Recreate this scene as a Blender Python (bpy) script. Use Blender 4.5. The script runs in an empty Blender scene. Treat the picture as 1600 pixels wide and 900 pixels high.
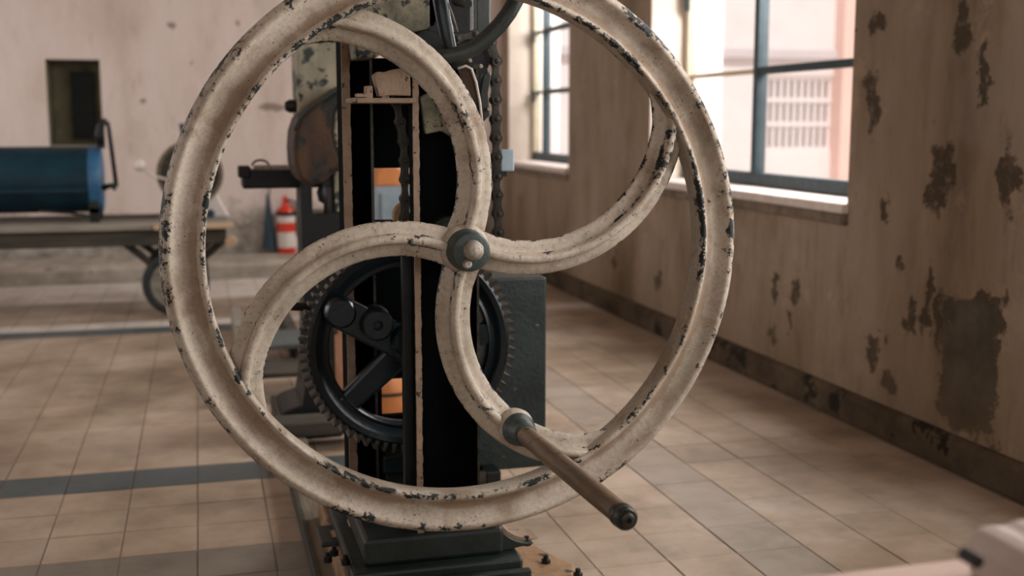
import bpy, math, random
import numpy as np
from mathutils import Vector, Matrix
random.seed(7)
PI = math.pi
sc = bpy.context.scene
C = sc.collection

# ------------------------------------------------------------------ camera
F, YAW, PITCH, H = 1800.0, 0.264, 0.1443, 1.15
fw = np.array([math.sin(YAW)*math.cos(PITCH), math.cos(YAW)*math.cos(PITCH), -math.sin(PITCH)])
rt = np.array([math.cos(YAW), -math.sin(YAW), 0.0])
up = np.cross(rt, fw)
cam = bpy.data.objects.new('camera', bpy.data.cameras.new('camera')); C.objects.link(cam)
cam.data.sensor_width = 36.0
cam.data.lens = 36.0*F/1600.0
cam.matrix_world = Matrix(((rt[0], up[0], -fw[0], 0), (rt[1], up[1], -fw[1], 0), (rt[2], up[2], -fw[2], H), (0, 0, 0, 1)))
cam.data.clip_start = 0.05
cam.data.dof.use_dof = True
cam.data.dof.focus_distance = 2.28
cam.data.dof.aperture_fstop = 2.9
sc.camera = cam

# ------------------------------------------------------------------ world, lights, exposure
w = bpy.data.worlds.new('overcast_sky'); sc.world = w; w.use_nodes = True
bg = w.node_tree.nodes['Background']
bg.inputs['Color'].default_value = (0.86, 0.755, 0.79, 1); bg.inputs['Strength'].default_value = 1.0
sun = bpy.data.objects.new('sun', bpy.data.lights.new('sun', 'SUN')); C.objects.link(sun)
sun.data.energy = 3.4; sun.data.angle = 0.05; sun.data.color = (1.0, 0.93, 0.9)
sun.rotation_euler = Vector((0.12, 1.0, -1.25)).to_track_quat('-Z', 'Y').to_euler()

def area(name, loc, d, sx, sy, power, col, portal=False):
    l = bpy.data.lights.new(name, 'AREA'); l.shape = 'RECTANGLE'; l.size = sx; l.size_y = sy
    l.energy = power; l.color = col
    if portal: l.cycles.is_portal = True
    o = bpy.data.objects.new(name, l); C.objects.link(o); o.location = loc
    o.rotation_euler = Vector(d).to_track_quat('-Z', 'Z').to_euler()
    return o
# daylight entering by the right-hand windows (portals only guide the sky light)
area('daylight_portal', (2.76, 4.94, 1.72), (-1, 0, 0), 2.0, 1.75, 1, (1, 1, 1), True)
area('daylight_portal', (2.76, 8.20, 1.72), (-1, 0, 0), 1.6, 1.75, 1, (1, 1, 1), True)
area('daylight_portal', (2.76, 1.44, 1.72), (-1, 0, 0), 2.0, 1.75, 1, (1, 1, 1), True)
# added fill lamps in the unseen windows behind and left of the camera, and by the panes of the right wall
area('rear_window_fill', (-1.6, -2.92, 1.75), (0, 1, -0.05), 1.9, 1.7, 30, (1.0, 0.96, 0.92))
area('rear_window_fill', (1.0, -2.92, 1.75), (0, 1, -0.05), 1.9, 1.7, 14, (1.0, 0.96, 0.92))
area('left_window_fill', (-3.94, 6.2, 1.8), (1, 0, -0.05), 2.0, 1.7, 62, (1.0, 0.96, 0.95))
area('left_window_fill', (-3.94, 2.2, 1.8), (1, 0, -0.05), 2.0, 1.7, 6, (1.0, 0.96, 0.94))
area('right_window_daylight', (2.74, 1.44, 1.72), (-1, 0, -0.25), 1.9, 1.7, 150, (1.0, 0.96, 0.94))
area('right_window_daylight', (3.1, 4.7, 2.35), (-1, -.1, -0.75), 1.4, 1.0, 170, (1.0, 0.96, 0.95))
area('right_window_daylight', (3.1, 8.0, 2.35), (-1, -.1, -0.75), 1.1, 1.0, 95, (1.0, 0.96, 0.95))
sc.view_settings.view_transform = 'Standard'
sc.view_settings.look = 'None'
sc.view_settings.gamma = 1.0
sc.view_settings.use_curve_mapping = False
sc.view_settings.exposure = 0.0
sc.cycles.use_denoising = True
sc.cycles.max_bounces = 8
sc.cycles.sample_clamp_indirect = 6.0

# ------------------------------------------------------------------ pixel -> place
def ray(x, y): return fw + rt*((x-800)/F) - up*((y-450)/F)
def PY(x, y, Y):
    d = ray(x, y); d = d/d[1]*Y; return Vector((d[0], d[1], d[2]+H))
def PX(x, y, X):
    d = ray(x, y); d = d/d[0]*X; return Vector((d[0], d[1], d[2]+H))
def PZ(x, y, Z):
    d = ray(x, y); d = d*((Z-H)/d[2]); return Vector((d[0], d[1], d[2]+H))
def pix(p):
    v = np.array([p[0], p[1], p[2]-H]); z = v@fw
    return 800+F*(v@rt)/z, 450-F*(v@up)/z, z

# ------------------------------------------------------------------ materials
def s2l(c):
    return tuple(((v/255)/12.92 if v/255 <= .04045 else ((v/255+.055)/1.055)**2.4) for v in c)+(1,)
class NT:
    def __init__(s, name):
        s.m = bpy.data.materials.new(name); s.m.use_nodes = True; s.t = s.m.node_tree
        s.b = s.t.nodes['Principled BSDF']; s.tc = s.t.nodes.new('ShaderNodeTexCoord')
    def n(s, typ, **k):
        o = s.t.nodes.new(typ)
        for a, v in k.items(): setattr(o, a, v)
        return o
    def l(s, a, b): s.t.links.new(a, b)
    def val(s, sock, v):
        if hasattr(v, 'links') or isinstance(v, bpy.types.NodeSocket): s.l(v, sock)
        else: sock.default_value = v
    def math(s, op, a, b=0.0, c=None, clamp=False):
        o = s.n('ShaderNodeMath', operation=op, use_clamp=clamp); s.val(o.inputs[0], a); s.val(o.inputs[1], b)
        if c is not None: s.val(o.inputs[2], c)
        return o.outputs[0]
    def noise(s, scale, detail=4, rough=.6, vec=None, stretch=None, coord='Object', dist=0.0):
        v = vec if vec is not None else s.tc.outputs[coord]
        if stretch:
            mp = s.n('ShaderNodeMapping'); mp.inputs['Scale'].default_value = stretch; s.l(v, mp.inputs[0]); v = mp.outputs[0]
        o = s.n('ShaderNodeTexNoise'); o.inputs['Scale'].default_value = scale; o.inputs['Detail'].default_value = detail
        o.inputs['Roughness'].default_value = rough; o.inputs['Distortion'].default_value = dist
        s.l(v, o.inputs['Vector']); return o.outputs['Fac']
    def ramp(s, fac, stops, interp='LINEAR'):
        r = s.n('ShaderNodeValToRGB'); r.color_ramp.interpolation = interp
        e = r.color_ramp.elements
        while len(e) < len(stops): e.new(.5)
        for k, (p, c) in enumerate(stops):
            e[k].position = p; e[k].color = s2l(c) if len(c) == 3 else c
        s.l(fac, r.inputs[0]); return r.outputs[0]
    def mask(s, fac, a, b):
        o = s.n('ShaderNodeMapRange', interpolation_type='SMOOTHSTEP'); o.inputs[1].default_value = a; o.inputs[2].default_value = b
        s.l(fac, o.inputs[0]); return o.outputs[0]
    def mix(s, fac, a, b, mode='MIX'):
        o = s.n('ShaderNodeMix', data_type='RGBA', blend_type=mode); s.val(o.inputs[0], fac)
        for q, v in ((6, a), (7, b)):
            if isinstance(v, tuple): o.inputs[q].default_value = s2l(v) if len(v) == 3 else v
            else: s.l(v, o.inputs[q])
        return o.outputs[2]
    def bump(s, h, strength=.3, dist=.01):
        o = s.n('ShaderNodeBump'); o.inputs['Strength'].default_value = strength; o.inputs['Distance'].default_value = dist
        s.l(h, o.inputs['Height']); s.l(o.outputs[0], s.b.inputs['Normal'])
    def done(s, col, rough=.7, metal=0.0, spec=None):
        s.val(s.b.inputs['Base Color'], s2l(col) if isinstance(col, tuple) else col)
        s.val(s.b.inputs['Roughness'], rough); s.b.inputs['Metallic'].default_value = metal
        if spec is not None: s.b.inputs['Specular IOR Level'].default_value = spec
        return s.m

def simple(name, a, b, scale=6, rough=.7, metal=0.0, bump=.15, chips=None, thr=.62, cs=25, stretch=None, spec=None):
    t = NT(name)
    col = t.ramp(t.noise(scale, 6, .65, stretch=stretch), [(.3, a), (.7, b)])
    if chips: col = t.mix(t.mask(t.noise(cs, 7, .7), thr, thr+.035), col, chips)
    if bump: t.bump(t.noise(scale*9, 5, .6), bump, .004)
    return t.done(col, rough, metal, spec)

def wheel_paint(name='chipped_cream_paint'):
    t = NT(name)
    big = t.noise(5, 6, .6)
    col = t.ramp(big, [(.28, (136, 126, 110)), (.48, (176, 165, 149)), (.72, (196, 184, 170))])
    at = t.n('ShaderNodeAttribute', attribute_name='wear_and_crease'); wear_and_crease = at.outputs['Fac']
    fine = t.noise(110, 6, .75)
    col = t.mix(t.math('MULTIPLY', t.mask(fine, .42, .72), .42), col, (118, 106, 90))
    grime = t.mask(t.noise(14, 8, .72), .48, .72)
    col = t.mix(t.math('MULTIPLY', grime, .6), col, (120, 100, 78))
    st = t.n('ShaderNodeAttribute', attribute_name='stain')
    gr = t.mask(t.math('ADD', t.noise(8, 5, .6), t.math('MULTIPLY', st.outputs['Fac'], .22)), .5, .74)
    col = t.mix(t.math('MULTIPLY', gr, .6), col, (116, 88, 62))
    chip = t.mask(t.math('ADD', t.math('ADD', t.math('MULTIPLY', t.noise(42, 10, .78), .65), t.math('MULTIPLY', t.noise(6, 3, .5), .35)), t.math('MULTIPLY', wear_and_crease, .145)), .645, .656)
    pit = t.mask(t.math('ADD', t.noise(190, 4, .65), t.math('MULTIPLY', t.noise(12, 3), .3)), .80, .83)
    chip = t.math('MAXIMUM', chip, pit)
    col = t.mix(chip, col, (24, 31, 31))
    t.bump(t.math('SUBTRACT', t.math('ADD', t.math('MULTIPLY', fine, .7), t.math('MULTIPLY', t.noise(40, 4, .6), .6)), t.math('MULTIPLY', chip, .8)), .7, .003)
    return t.done(col, .6, 0, .35)

MT = {}
MT['wheel'] = wheel_paint()
MT['hub_iron'] = simple('dark_green_iron', (38, 48, 46), (62, 72, 68), 20, .5, .2, .3, (110, 104, 92), .68, 40)
MT['bolt_grey'] = simple('worn_grey_steel', (120, 112, 100), (186, 178, 166), 60, .5, .4, .6, (60, 56, 50), .58, 70)
MT['handle'] = simple('worn_brown_handle_steel', (74, 60, 46), (128, 106, 82), 30, .42, .45, .25, (44, 36, 30), .6, 40, (1, .15, 1))
MT['steel'] = simple('oily_dark_steel', (34, 36, 34), (84, 82, 76), 40, .35, .7, .2)
MT['green_black'] = simple('black_green_enamel', (5, 10, 9), (12, 21, 19), 9, .42, .1, .2, (62, 64, 56), .72, 30)
MT['recess_dark'] = simple('recess_shade_black_green', (2, 5, 4), (5, 10, 8), 9, .85, 0, .1, spec=.04)  # near black, so the shade of the recesses is put into the colour
MT['gear'] = simple('blue_black_enamel', (5, 12, 16), (12, 30, 38), 8, .34, .2, .2, (60, 66, 64), .74, 40)
MT['tan'] = simple('tan_worn_edge_paint', (112, 92, 74), (150, 126, 104), 14, .7, 0, .4, (34, 31, 26), .6, 45)
MT['olive'] = simple('mottled_olive_cream_paint', (52, 55, 44), (140, 132, 108), 14, .65, 0, .3, (16, 22, 20), .54, 22)
MT['column_mottle'] = simple('peeling_cream_green_paint', (98, 100, 84), (170, 160, 136), 10, .65, 0, .3, (34, 42, 38), .53, 13, (1, 1, .35))
MT['panel'] = simple('scuffed_green_black_sheet', (10, 19, 19), (34, 48, 46), 9, .5, .1, .5, (84, 94, 92), .64, 30)
MT['rust'] = simple('rusty_brown_iron', (30, 24, 17), (84, 54, 28), 12, .7, .1, .3, (20, 22, 18), .52, 9, (1, 1, .4))
MT['chain'] = simple('oiled_chain_steel', (34, 33, 29), (70, 66, 57), 50, .42, .5, .3)
MT['black'] = simple('black_iron', (5, 7, 7), (15, 17, 16), 12, .5, .2, .2)
MT['pipe'] = simple('grey_black_pipe_enamel', (34, 40, 38), (56, 62, 58), 10, .45, .2, .2)
MT['base'] = simple('greasy_green_base_enamel', (12, 21, 19), (32, 44, 41), 9, .5, .1, .25, (92, 80, 60), .68, 20)
MT['brown_base'] = simple('tan_brown_base_paint', (104, 78, 52), (168, 134, 98), 9, .6, 0, .4, (34, 32, 26), .6, 20)
MT['beam'] = simple('weathered_wood_beam', (78, 70, 58), (128, 116, 98), 14, .8, 0, .4, None, stretch=(3, .25, 3))
MT['dark_wood'] = simple('dark_stained_wood', (34, 32, 26), (72, 66, 54), 10, .75, 0, .35, stretch=(.3, 3, 3))
MT['grey_wood'] = simple('grey_weathered_wood', (96, 94, 84), (160, 152, 138), 8, .8, 0, .3, stretch=(.3, 3, 3))
MT['pale_wood'] = simple('pale_wood_board', (168, 140, 108), (206, 180, 150), 10, .75, 0, .2, stretch=(.3, 3, 3))
MT['teal'] = simple('dark_teal_barrel_paint', (4, 26, 36), (12, 52, 66), 4, .5, 0, .15, (60, 88, 90), .68, 8, spec=.25)
MT['blue'] = simple('bright_blue_paint', (28, 78, 116), (52, 112, 150), 8, .5, 0, .1)
MT['navy'] = simple('dark_blue_paint', (12, 40, 54), (24, 58, 72), 10, .5, 0, .1)
MT['red'] = simple('red_enamel', (196, 44, 18), (214, 58, 26), 10, .35, 0, 0)
MT['whitepaint'] = simple('dull_white_paint', (206, 196, 188), (224, 214, 206), 10, .6, 0, .1)
MT['rubber'] = simple('black_rubber', (22, 26, 26), (40, 44, 42), 30, .7, 0, .2)
MT['slate_wood'] = simple('slate_grey_painted_board', (66, 74, 74), (92, 98, 96), 8, .8, 0, .3, stretch=(.3, 3, 3))
MT['orange'] = simple('orange_tan_enamel', (176, 104, 52), (206, 134, 76), 6, .5, 0, .1)
MT['peach'] = simple('dusty_peach_paint', (176, 128, 96), (206, 160, 128), 6, .6, 0, .1)
MT['slate_blue'] = simple('slate_blue_sheet_paint', (112, 128, 138), (146, 160, 168), 6, .5, 0, .1)
MT['frame'] = simple('dark_teal_window_paint', (28, 46, 52), (48, 70, 76), 20, .55, 0, .2, (120, 120, 108), .72, 40)
MT['cream_frame'] = simple('cream_window_paint', (186, 174, 148), (206, 194, 170), 8, .55, 0, .1)
MT['sill'] = simple('white_sill_stone', (206, 192, 184), (228, 216, 208), 14, .6, 0, .2, (150, 136, 120), .66, 30)
MT['grime_sill'] = simple('stained_sill_plaster', (86, 74, 60), (138, 122, 104), 14, .8, 0, .4)
MT['pinkish'] = simple('dusty_pink_board', (170, 148, 136), (190, 166, 152), 5, .8, 0, .1)
MT['stone'] = simple('pale_grey_pink_stone', (156, 142, 134), (184, 170, 162), 10, .85, 0, .2)

def wall_mat(name, right):
    t = NT(name)
    geo = t.n('ShaderNodeNewGeometry'); pos = geo.outputs['Position']
    mp = t.n('ShaderNodeMapping'); t.l(pos, mp.inputs[0]); mp.inputs['Scale'].default_value = (1, 1, .28) if right else (1, 1, .35)
    n1 = t.noise(2.6, 8, .62, vec=mp.outputs[0]); n2 = t.noise(9, 7, .65, vec=mp.outputs[0]); n3 = t.noise(1.3, 4, .5, vec=pos)
    if right:
        col = t.ramp(n1, [(.26, (92, 79, 64)), (.43, (138, 122, 103)), (.6, (156, 139, 121)), (.78, (128, 114, 98))])
        col = t.mix(t.math('MULTIPLY', t.mask(n2, .5, .72), .55), col, (120, 98, 76))
        col = t.mix(t.math('MULTIPLY', t.mask(n3, .52, .66), .5), col, (146, 134, 121))
        st = t.mask(t.noise(5.5, 9, .72, vec=mp.outputs[0], dist=.4), .55, .7)
        col = t.mix(t.math('MULTIPLY', st, .5), col, (104, 84, 64))
        lt = t.mask(t.noise(3.2, 8, .7, vec=pos), .56, .64)
        col = t.mix(t.math('MULTIPLY', lt, .4), col, (176, 152, 132))
        sp_ = t.mask(t.noise(26, 6, .7, vec=mp.outputs[0]), .66, .72)
        col = t.mix(t.math('MULTIPLY', sp_, .55), col, (78, 66, 52))
    else:
        col = t.ramp(n1, [(.26, (190, 172, 161)), (.5, (216, 200, 191)), (.75, (226, 212, 206))])
        col = t.mix(t.math('MULTIPLY', t.mask(n2, .56, .78), .4), col, (160, 136, 116))
    sep = t.n('ShaderNodeSeparateXYZ'); t.l(pos, sep.inputs[0])
    A = sep.outputs['Y'] if right else sep.outputs['X']; Z = sep.outputs['Z']
    dn = t.n('ShaderNodeTexNoise'); dn.inputs['Scale'].default_value = 9; dn.inputs['Detail'].default_value = 7; dn.inputs['Roughness'].default_value = .68
    t.l(pos, dn.inputs['Vector']); ds = t.n('ShaderNodeSeparateColor'); t.l(dn.outputs['Color'], ds.inputs[0])
    A = t.math('ADD', A, t.math('MULTIPLY', t.math('SUBTRACT', ds.outputs[0], .5), .26 if right else .1))
    Z2 = t.math('ADD', Z, t.math('MULTIPLY', t.math('SUBTRACT', ds.outputs[1], .5), .26 if right else .1))
    def blob(spots, power=2.0):
        out = None
        for (a, z, ra, rz) in spots:
            da = t.math('POWER', t.math('ABSOLUTE', t.math('DIVIDE', t.math('SUBTRACT', A, a), ra)), power)
            dz = t.math('POWER', t.math('ABSOLUTE', t.math('DIVIDE', t.math('SUBTRACT', Z2, z), rz)), power)
            m = t.math('SUBTRACT', 1.0, t.math('ADD', da, dz))
            out = m if out is None else t.math('MAXIMUM', out, m)
        return out
    hgt = t.noise(30, 6, .6, vec=pos)
    if right:
        def yz(x, y, hw, hh):
            p = PX(x, y, 2.4); q = PX(x+hw, y, 2.4); r = PX(x, y+hh, 2.4)
            return (p.y, p.z, max(abs(q.y-p.y), .012), max(abs(r.z-p.z), .012))
        big = blob([yz(1512, 575, 46, 112)], 5.0)
        small = blob([yz(*q) for q in [(1470, 262, 17, 42), (1462, 312, 18, 26), (1446, 478, 9, 46), (1420, 490, 9, 30), (1364, 540, 8, 28), (1388, 600, 12, 20),
                 (1362, 160, 11, 58), (1368, 38, 14, 24), (1575, 285, 17, 56), (1503, 40, 16, 42), (1404, 412, 6, 16), (1212, 450, 5, 22), (1240, 455, 9, 18),
                 (1234, 500, 5, 16), (1205, 525, 9, 14), (1452, 440, 8, 18), (1388, 545, 4, 9), (1030, 440, 7, 14), (960, 410, 5, 16), (1335, 60, 5, 10), (1553, 740, 10, 60), (1558, 520, 9, 70), (1466, 500, 8, 50), (1540, 468, 26, 9), (1490, 470, 20, 9), (1385, 330, 6, 30), (1535, 120, 10, 50)]])
        bm = t.mask(big, -.05, .15); sm = t.math('MULTIPLY', t.mask(small, -.15, .45), t.mask(t.noise(22, 6, .7, vec=pos), .22, .5))
        col = t.mix(t.math('MULTIPLY', sm, .88), col, (66, 57, 45))
        rim = t.mask(big, -.28, 0.0)
        col = t.mix(t.math('MULTIPLY', rim, .6), col, (96, 80, 62))
        grey = t.ramp(t.noise(7, 7, .65, vec=pos), [(.3, (58, 54, 46)), (.7, (98, 91, 79))])
        col = t.mix(bm, col, grey)
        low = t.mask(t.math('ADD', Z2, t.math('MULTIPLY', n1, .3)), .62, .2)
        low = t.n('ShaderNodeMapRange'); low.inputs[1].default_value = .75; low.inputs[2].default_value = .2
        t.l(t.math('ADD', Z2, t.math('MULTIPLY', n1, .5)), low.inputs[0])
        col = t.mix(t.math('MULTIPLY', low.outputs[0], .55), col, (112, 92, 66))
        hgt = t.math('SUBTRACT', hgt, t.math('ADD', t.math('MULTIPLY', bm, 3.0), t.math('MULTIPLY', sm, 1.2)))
    else:
        def xz(x, y, hw, hh):
            p = PY(x, y, 9.2); q = PY(x+hw, y+hh, 9.2); return (p.x, p.z, abs(q.x-p.x), abs(q.z-p.z))
        small = blob([xz(*q) for q in [(268, 40, 10, 5), (372, 36, 5, 6), (224, 157, 5, 5), (425, 168, 26, 7), (300, 100, 3, 4)]])
        sm = t.mask(small, 0, .6)
        col = t.mix(t.math('MULTIPLY', sm, .7), col, (112, 92, 74))
        low = t.mask(t.math('SUBTRACT', t.math('MULTIPLY', t.noise(4, 8, .7, vec=pos), .9), Z2), -.05, .1)
        lowc = t.ramp(t.noise(8, 7, .7, vec=pos), [(.35, (116, 110, 98)), (.65, (186, 178, 168))])
        col = t.mix(low, col, lowc)
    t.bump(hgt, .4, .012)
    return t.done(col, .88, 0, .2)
MT['wall_right'] = wall_mat('peeling_beige_plaster', True)
MT['wall_back'] = wall_mat('stained_pale_plaster', False)
MT['plaster_in'] = simple('plain_pale_plaster', (168, 152, 138), (186, 170, 156), 2, .9, 0, .1)
MT['reveal'] = simple('cream_reveal_plaster', (206, 194, 178), (222, 210, 196), 4, .85, 0, .1)
MT['niche'] = simple('olive_niche_plaster', (92, 88, 68), (130, 124, 98), 6, .85, 0, .2)
MT['shutter'] = simple('dark_green_shutter', (16, 26, 26), (34, 46, 44), 12, .6, 0, .2)
MT['curb'] = simple('stained_brown_curb_plaster', (58, 48, 36), (98, 84, 66), 5, .88, 0, .5, (40, 34, 27), .56, 6, spec=.2)
MT['curb_back'] = simple('worn_grey_curb_plaster', (130, 122, 110), (186, 176, 164), 5, .85, 0, .4, (96, 90, 78), .6, 6)

def tile_mat(name, a, b, c):
    t = NT(name)
    oi = t.n('ShaderNodeObjectInfo'); geo = t.n('ShaderNodeNewGeometry')
    n1 = t.noise(1.6, 6, .62, vec=geo.outputs['Position']); n2 = t.noise(4.5, 8, .66, vec=geo.outputs['Position'])
    col = t.ramp(n1, [(.3, a), (.5, b), (.68, c)])
    col = t.mix(t.math('MULTIPLY', t.mask(n2, .45, .75), .36), col, (84, 72, 58))
    hs = t.n('ShaderNodeHueSaturation'); t.l(col, hs.inputs['Color']); t.l(t.math('ADD', .93, t.math('MULTIPLY', oi.outputs['Random'], .14)), hs.inputs['Value'])
    t.bump(n2, .12, .003)
    return t.done(hs.outputs[0], t.math('ADD', .3, t.math('MULTIPLY', n2, .35)), 0, .5)
MT['tile'] = tile_mat('worn_tan_cement_tile', (120, 102, 83), (160, 141, 121), (186, 169, 152))
MT['tile_slate'] = tile_mat('slate_blue_band_tile', (54, 64, 66), (70, 80, 82), (86, 94, 95))
MT['tile_grey'] = tile_mat('near_left_grey_tile', (96, 90, 80), (120, 113, 102), (138, 131, 120))  # greyer tone for the near left tiles
MT['tile_mid'] = tile_mat('greyish_band_tile', (118, 106, 92), (148, 135, 120), (164, 152, 140))
MT['tile_pale'] = tile_mat('pale_grey_tile', (170, 162, 152), (196, 188, 178), (208, 200, 192))
MT['grout'] = simple('floor_grout', (120, 106, 90), (146, 132, 116), 3, .9, 0, .1)

def glass_mat():
    m = bpy.data.materials.new('dusty_window_glass'); m.use_nodes = True; t = m.node_tree; t.nodes.clear()
    o = t.nodes.new('ShaderNodeOutputMaterial'); tr = t.nodes.new('ShaderNodeBsdfTransparent'); tr.inputs[0].default_value = (.97, .97, .97, 1)
    g = t.nodes.new('ShaderNodeBsdfGlossy'); g.inputs['Roughness'].default_value = .08; d = t.nodes.new('ShaderNodeBsdfDiffuse'); d.inputs[0].default_value = (.8, .78, .76, 1)
    m1 = t.nodes.new('ShaderNodeMixShader'); m1.inputs[0].default_value = .04; m2 = t.nodes.new('ShaderNodeMixShader'); m2.inputs[0].default_value = .05
    t.links.new(tr.outputs[0], m1.inputs[1]); t.links.new(g.outputs[0], m1.inputs[2]); t.links.new(m1.outputs[0], m2.inputs[1]); t.links.new(d.outputs[0], m2.inputs[2]); t.links.new(m2.outputs[0], o.inputs[0])
    return m
MT['glass'] = glass_mat()
MT['facade'] = simple('white_facade_render', (226, 218, 214), (236, 230, 226), 2, .9, 0, 0)
MT['facade_pink'] = simple('pink_facade_render', (232, 196, 182), (240, 206, 192), 2, .9, 0, 0)
MT['facade_dark'] = simple('grey_facade_window', (196, 190, 190), (212, 206, 206), 3, .6, 0, 0)
MT['ground'] = simple('pale_yard_ground', (196, 186, 176), (214, 204, 194), 1, .95, 0, 0)

# ------------------------------------------------------------------ mesh building
class G:
    def __init__(s): s.v = []; s.f = []; s.w = None
    def add(s, vs, fs):
        o = len(s.v); s.v += [tuple(v) for v in vs]; s.f += [tuple(i+o for i in f) for f in fs]; return s
    def box(s, x0, x1, y0, y1, z0, z1):
        return s.add([(x, y, z) for x in (x0, x1) for y in (y0, y1) for z in (z0, z1)],
                     [(0, 1, 3, 2), (4, 6, 7, 5), (0, 4, 5, 1), (2, 3, 7, 6), (0, 2, 6, 4), (1, 5, 7, 3)])
    def tube(s, path, r, seg=12, cap=True, flat=1.0):
        path = [Vector(p) for p in path]; n = len(path); rs = r if isinstance(r, (list, tuple)) else [r]*n
        t0 = (path[1]-path[0]).normalized(); ref = Vector((0, 0, 1)) if abs(t0.z) < .9 else Vector((1, 0, 0))
        u = t0.cross(ref).normalized(); vs = []
        for i in range(n):
            t = (path[min(i+1, n-1)]-path[max(i-1, 0)]).normalized(); u = (u-t*u.dot(t)).normalized(); v = t.cross(u)
            for k in range(seg):
                a = 2*PI*k/seg; vs.append(path[i]+u*math.cos(a)*rs[i]+v*math.sin(a)*rs[i]*flat)
        fs = [(i*seg+k, i*seg+(k+1) % seg, (i+1)*seg+(k+1) % seg, (i+1)*seg+k) for i in range(n-1) for k in range(seg)]
        if cap: fs += [tuple(range(seg-1, -1, -1)), tuple((n-1)*seg+k for k in range(seg))]
        return s.add(vs, fs)
    def lathe(s, o, ax, prof, seg=48, close=False):
        """prof: list of (radius, along axis); close=True joins last to first (ring section)"""
        o = Vector(o); ax = Vector(ax).normalized(); ref = Vector((0, 0, 1)) if abs(ax.z) < .9 else Vector((1, 0, 0))
        u = ax.cross(ref).normalized(); v = ax.cross(u); m = len(prof)
        vs = [o+ax*h+(u*math.cos(2*PI*k/seg)+v*math.sin(2*PI*k/seg))*r for k in range(seg) for (r, h) in prof]
        fs = [(k*m+j, k*m+(j+1) % m, ((k+1) % seg)*m+(j+1) % m, ((k+1) % seg)*m+j) for k in range(seg) for j in range(m if close else m-1)]
        if not close:
            if prof[0][0] > 1e-6: fs.append(tuple(k*m for k in range(seg)))
            if prof[-1][0] > 1e-6: fs.append(tuple(k*m+m-1 for k in range(seg-1, -1, -1)))
        return s.add(vs, fs)
    def prism(s, poly, y0, y1, axis='y'):
        n = len(poly)
        if axis == 'y': vs = [(a, y0, b) for a, b in poly]+[(a, y1, b) for a, b in poly]
        elif axis == 'x': vs = [(y0, a, b) for a, b in poly]+[(y1, a, b) for a, b in poly]
        else: vs = [(a, b, y0) for a, b in poly]+[(a, b, y1) for a, b in poly]
        return s.add(vs, [tuple(range(n)), tuple(range(2*n-1, n-1, -1))]+[(i, i+n, (i+1) % n+n, (i+1) % n) for i in range(n)])

import bmesh
WLOC = {}
def mesh_of(name, g, mat, smooth=False, center=None):
    me = bpy.data.meshes.new(name); me.from_pydata([(v[0]-center[0], v[1]-center[1], v[2]-center[2]) for v in g.v], [], g.f)
    bm = bmesh.new(); bm.from_mesh(me)
    if g.w is None: bmesh.ops.remove_doubles(bm, verts=bm.verts, dist=1e-6)
    bmesh.ops.recalc_face_normals(bm, faces=bm.faces); bm.to_mesh(me); bm.free()
    me.materials.append(MT[mat] if isinstance(mat, str) else mat)
    if g.w is not None:
        at = me.attributes.new('wear_and_crease', 'FLOAT', 'POINT'); at.data.foreach_set('value', g.w)
        if getattr(g, 'st', None): me.attributes.new('stain', 'FLOAT', 'POINT').data.foreach_set('value', g.st)
    if smooth:
        me.polygons.foreach_set('use_smooth', [True]*len(me.polygons))
        if smooth is not True: me.set_sharp_from_angle(angle=smooth)
    return me
def mk(name, g, mat, parent=None, smooth=False, bev=0, base=False, **props):
    a = np.array(g.v); lo, hi = a.min(0), a.max(0); c = (lo+hi)/2
    if base or parent is None: c[2] = lo[2]
    c = Vector([float(x) for x in c])
    o = bpy.data.objects.new(name, mesh_of(name, g, mat, smooth, c)); C.objects.link(o); WLOC[o] = c
    place(o, c, parent)
    if bev:
        m = o.modifiers.new('bevel', 'BEVEL'); m.width = bev; m.segments = 2; m.limit_method = 'ANGLE'
    for k, v in props.items(): o[k] = v
    return o
def place(o, wloc, parent):
    o.parent = parent; o.location = wloc-(WLOC[parent] if parent else Vector((0, 0, 0)))
def thing(name, loc, label, category, group=None):
    o = bpy.data.objects.new(name, None); C.objects.link(o); o.empty_display_size = .05; o.location = loc; WLOC[o] = Vector(loc)
    o['label'] = label; o['category'] = category
    if group: o['group'] = group
    return o
def copy_at(src, wloc, parent):
    o = src.copy(); C.objects.link(o); WLOC[o] = Vector(wloc); place(o, Vector(wloc), parent); return o
SM = math.radians(35)

# ------------------------------------------------------------------ the room
RX, BY, LX, RY, CZ = 2.4, 9.2, -4.0, -3.0, 3.3
floor = mk('floor', G().box(LX, RX+.1, RY, BY+.1, -.12, -.003), 'grout', kind='structure', label='worn tan cement tile floor with slate blue bands')
tg = .0016
def tmesh(mat):
    g = G(); b = .1-tg
    g.add([(-b, -b, -.003), (b, -b, -.003), (b, b, -.003), (-b, b, -.003), (-b+.0015, -b+.0015, 0), (b-.0015, -b+.0015, 0), (b-.0015, b-.0015, 0), (-b+.0015, b-.0015, 0)],
          [(4, 5, 6, 7), (0, 1, 5, 4), (1, 2, 6, 5), (2, 3, 7, 6), (3, 0, 4, 7)])
    return g
TK = ('tile', 'tile_slate', 'tile_grey', 'tile_mid', 'tile_pale')
TG = tmesh('tile'); TM = {k: mesh_of('tile', TG, k, False, (0, 0, 0)) for k in TK}
def tkind(cx, cy):
    if (abs(cy-3.8) < .05 and cx < .9) or (abs(cy-6.6) < .05 and cx < .2): return 'tile_slate'
    if abs(cx-1.457) < .08: return 'tile_mid'
    if abs(cy-6.8) < .05 or cy > 7.75: return 'tile_pale'
    if cy < 3.15 and cx < .4: return 'tile_grey'
    return 'tile'
cells = []
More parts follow.
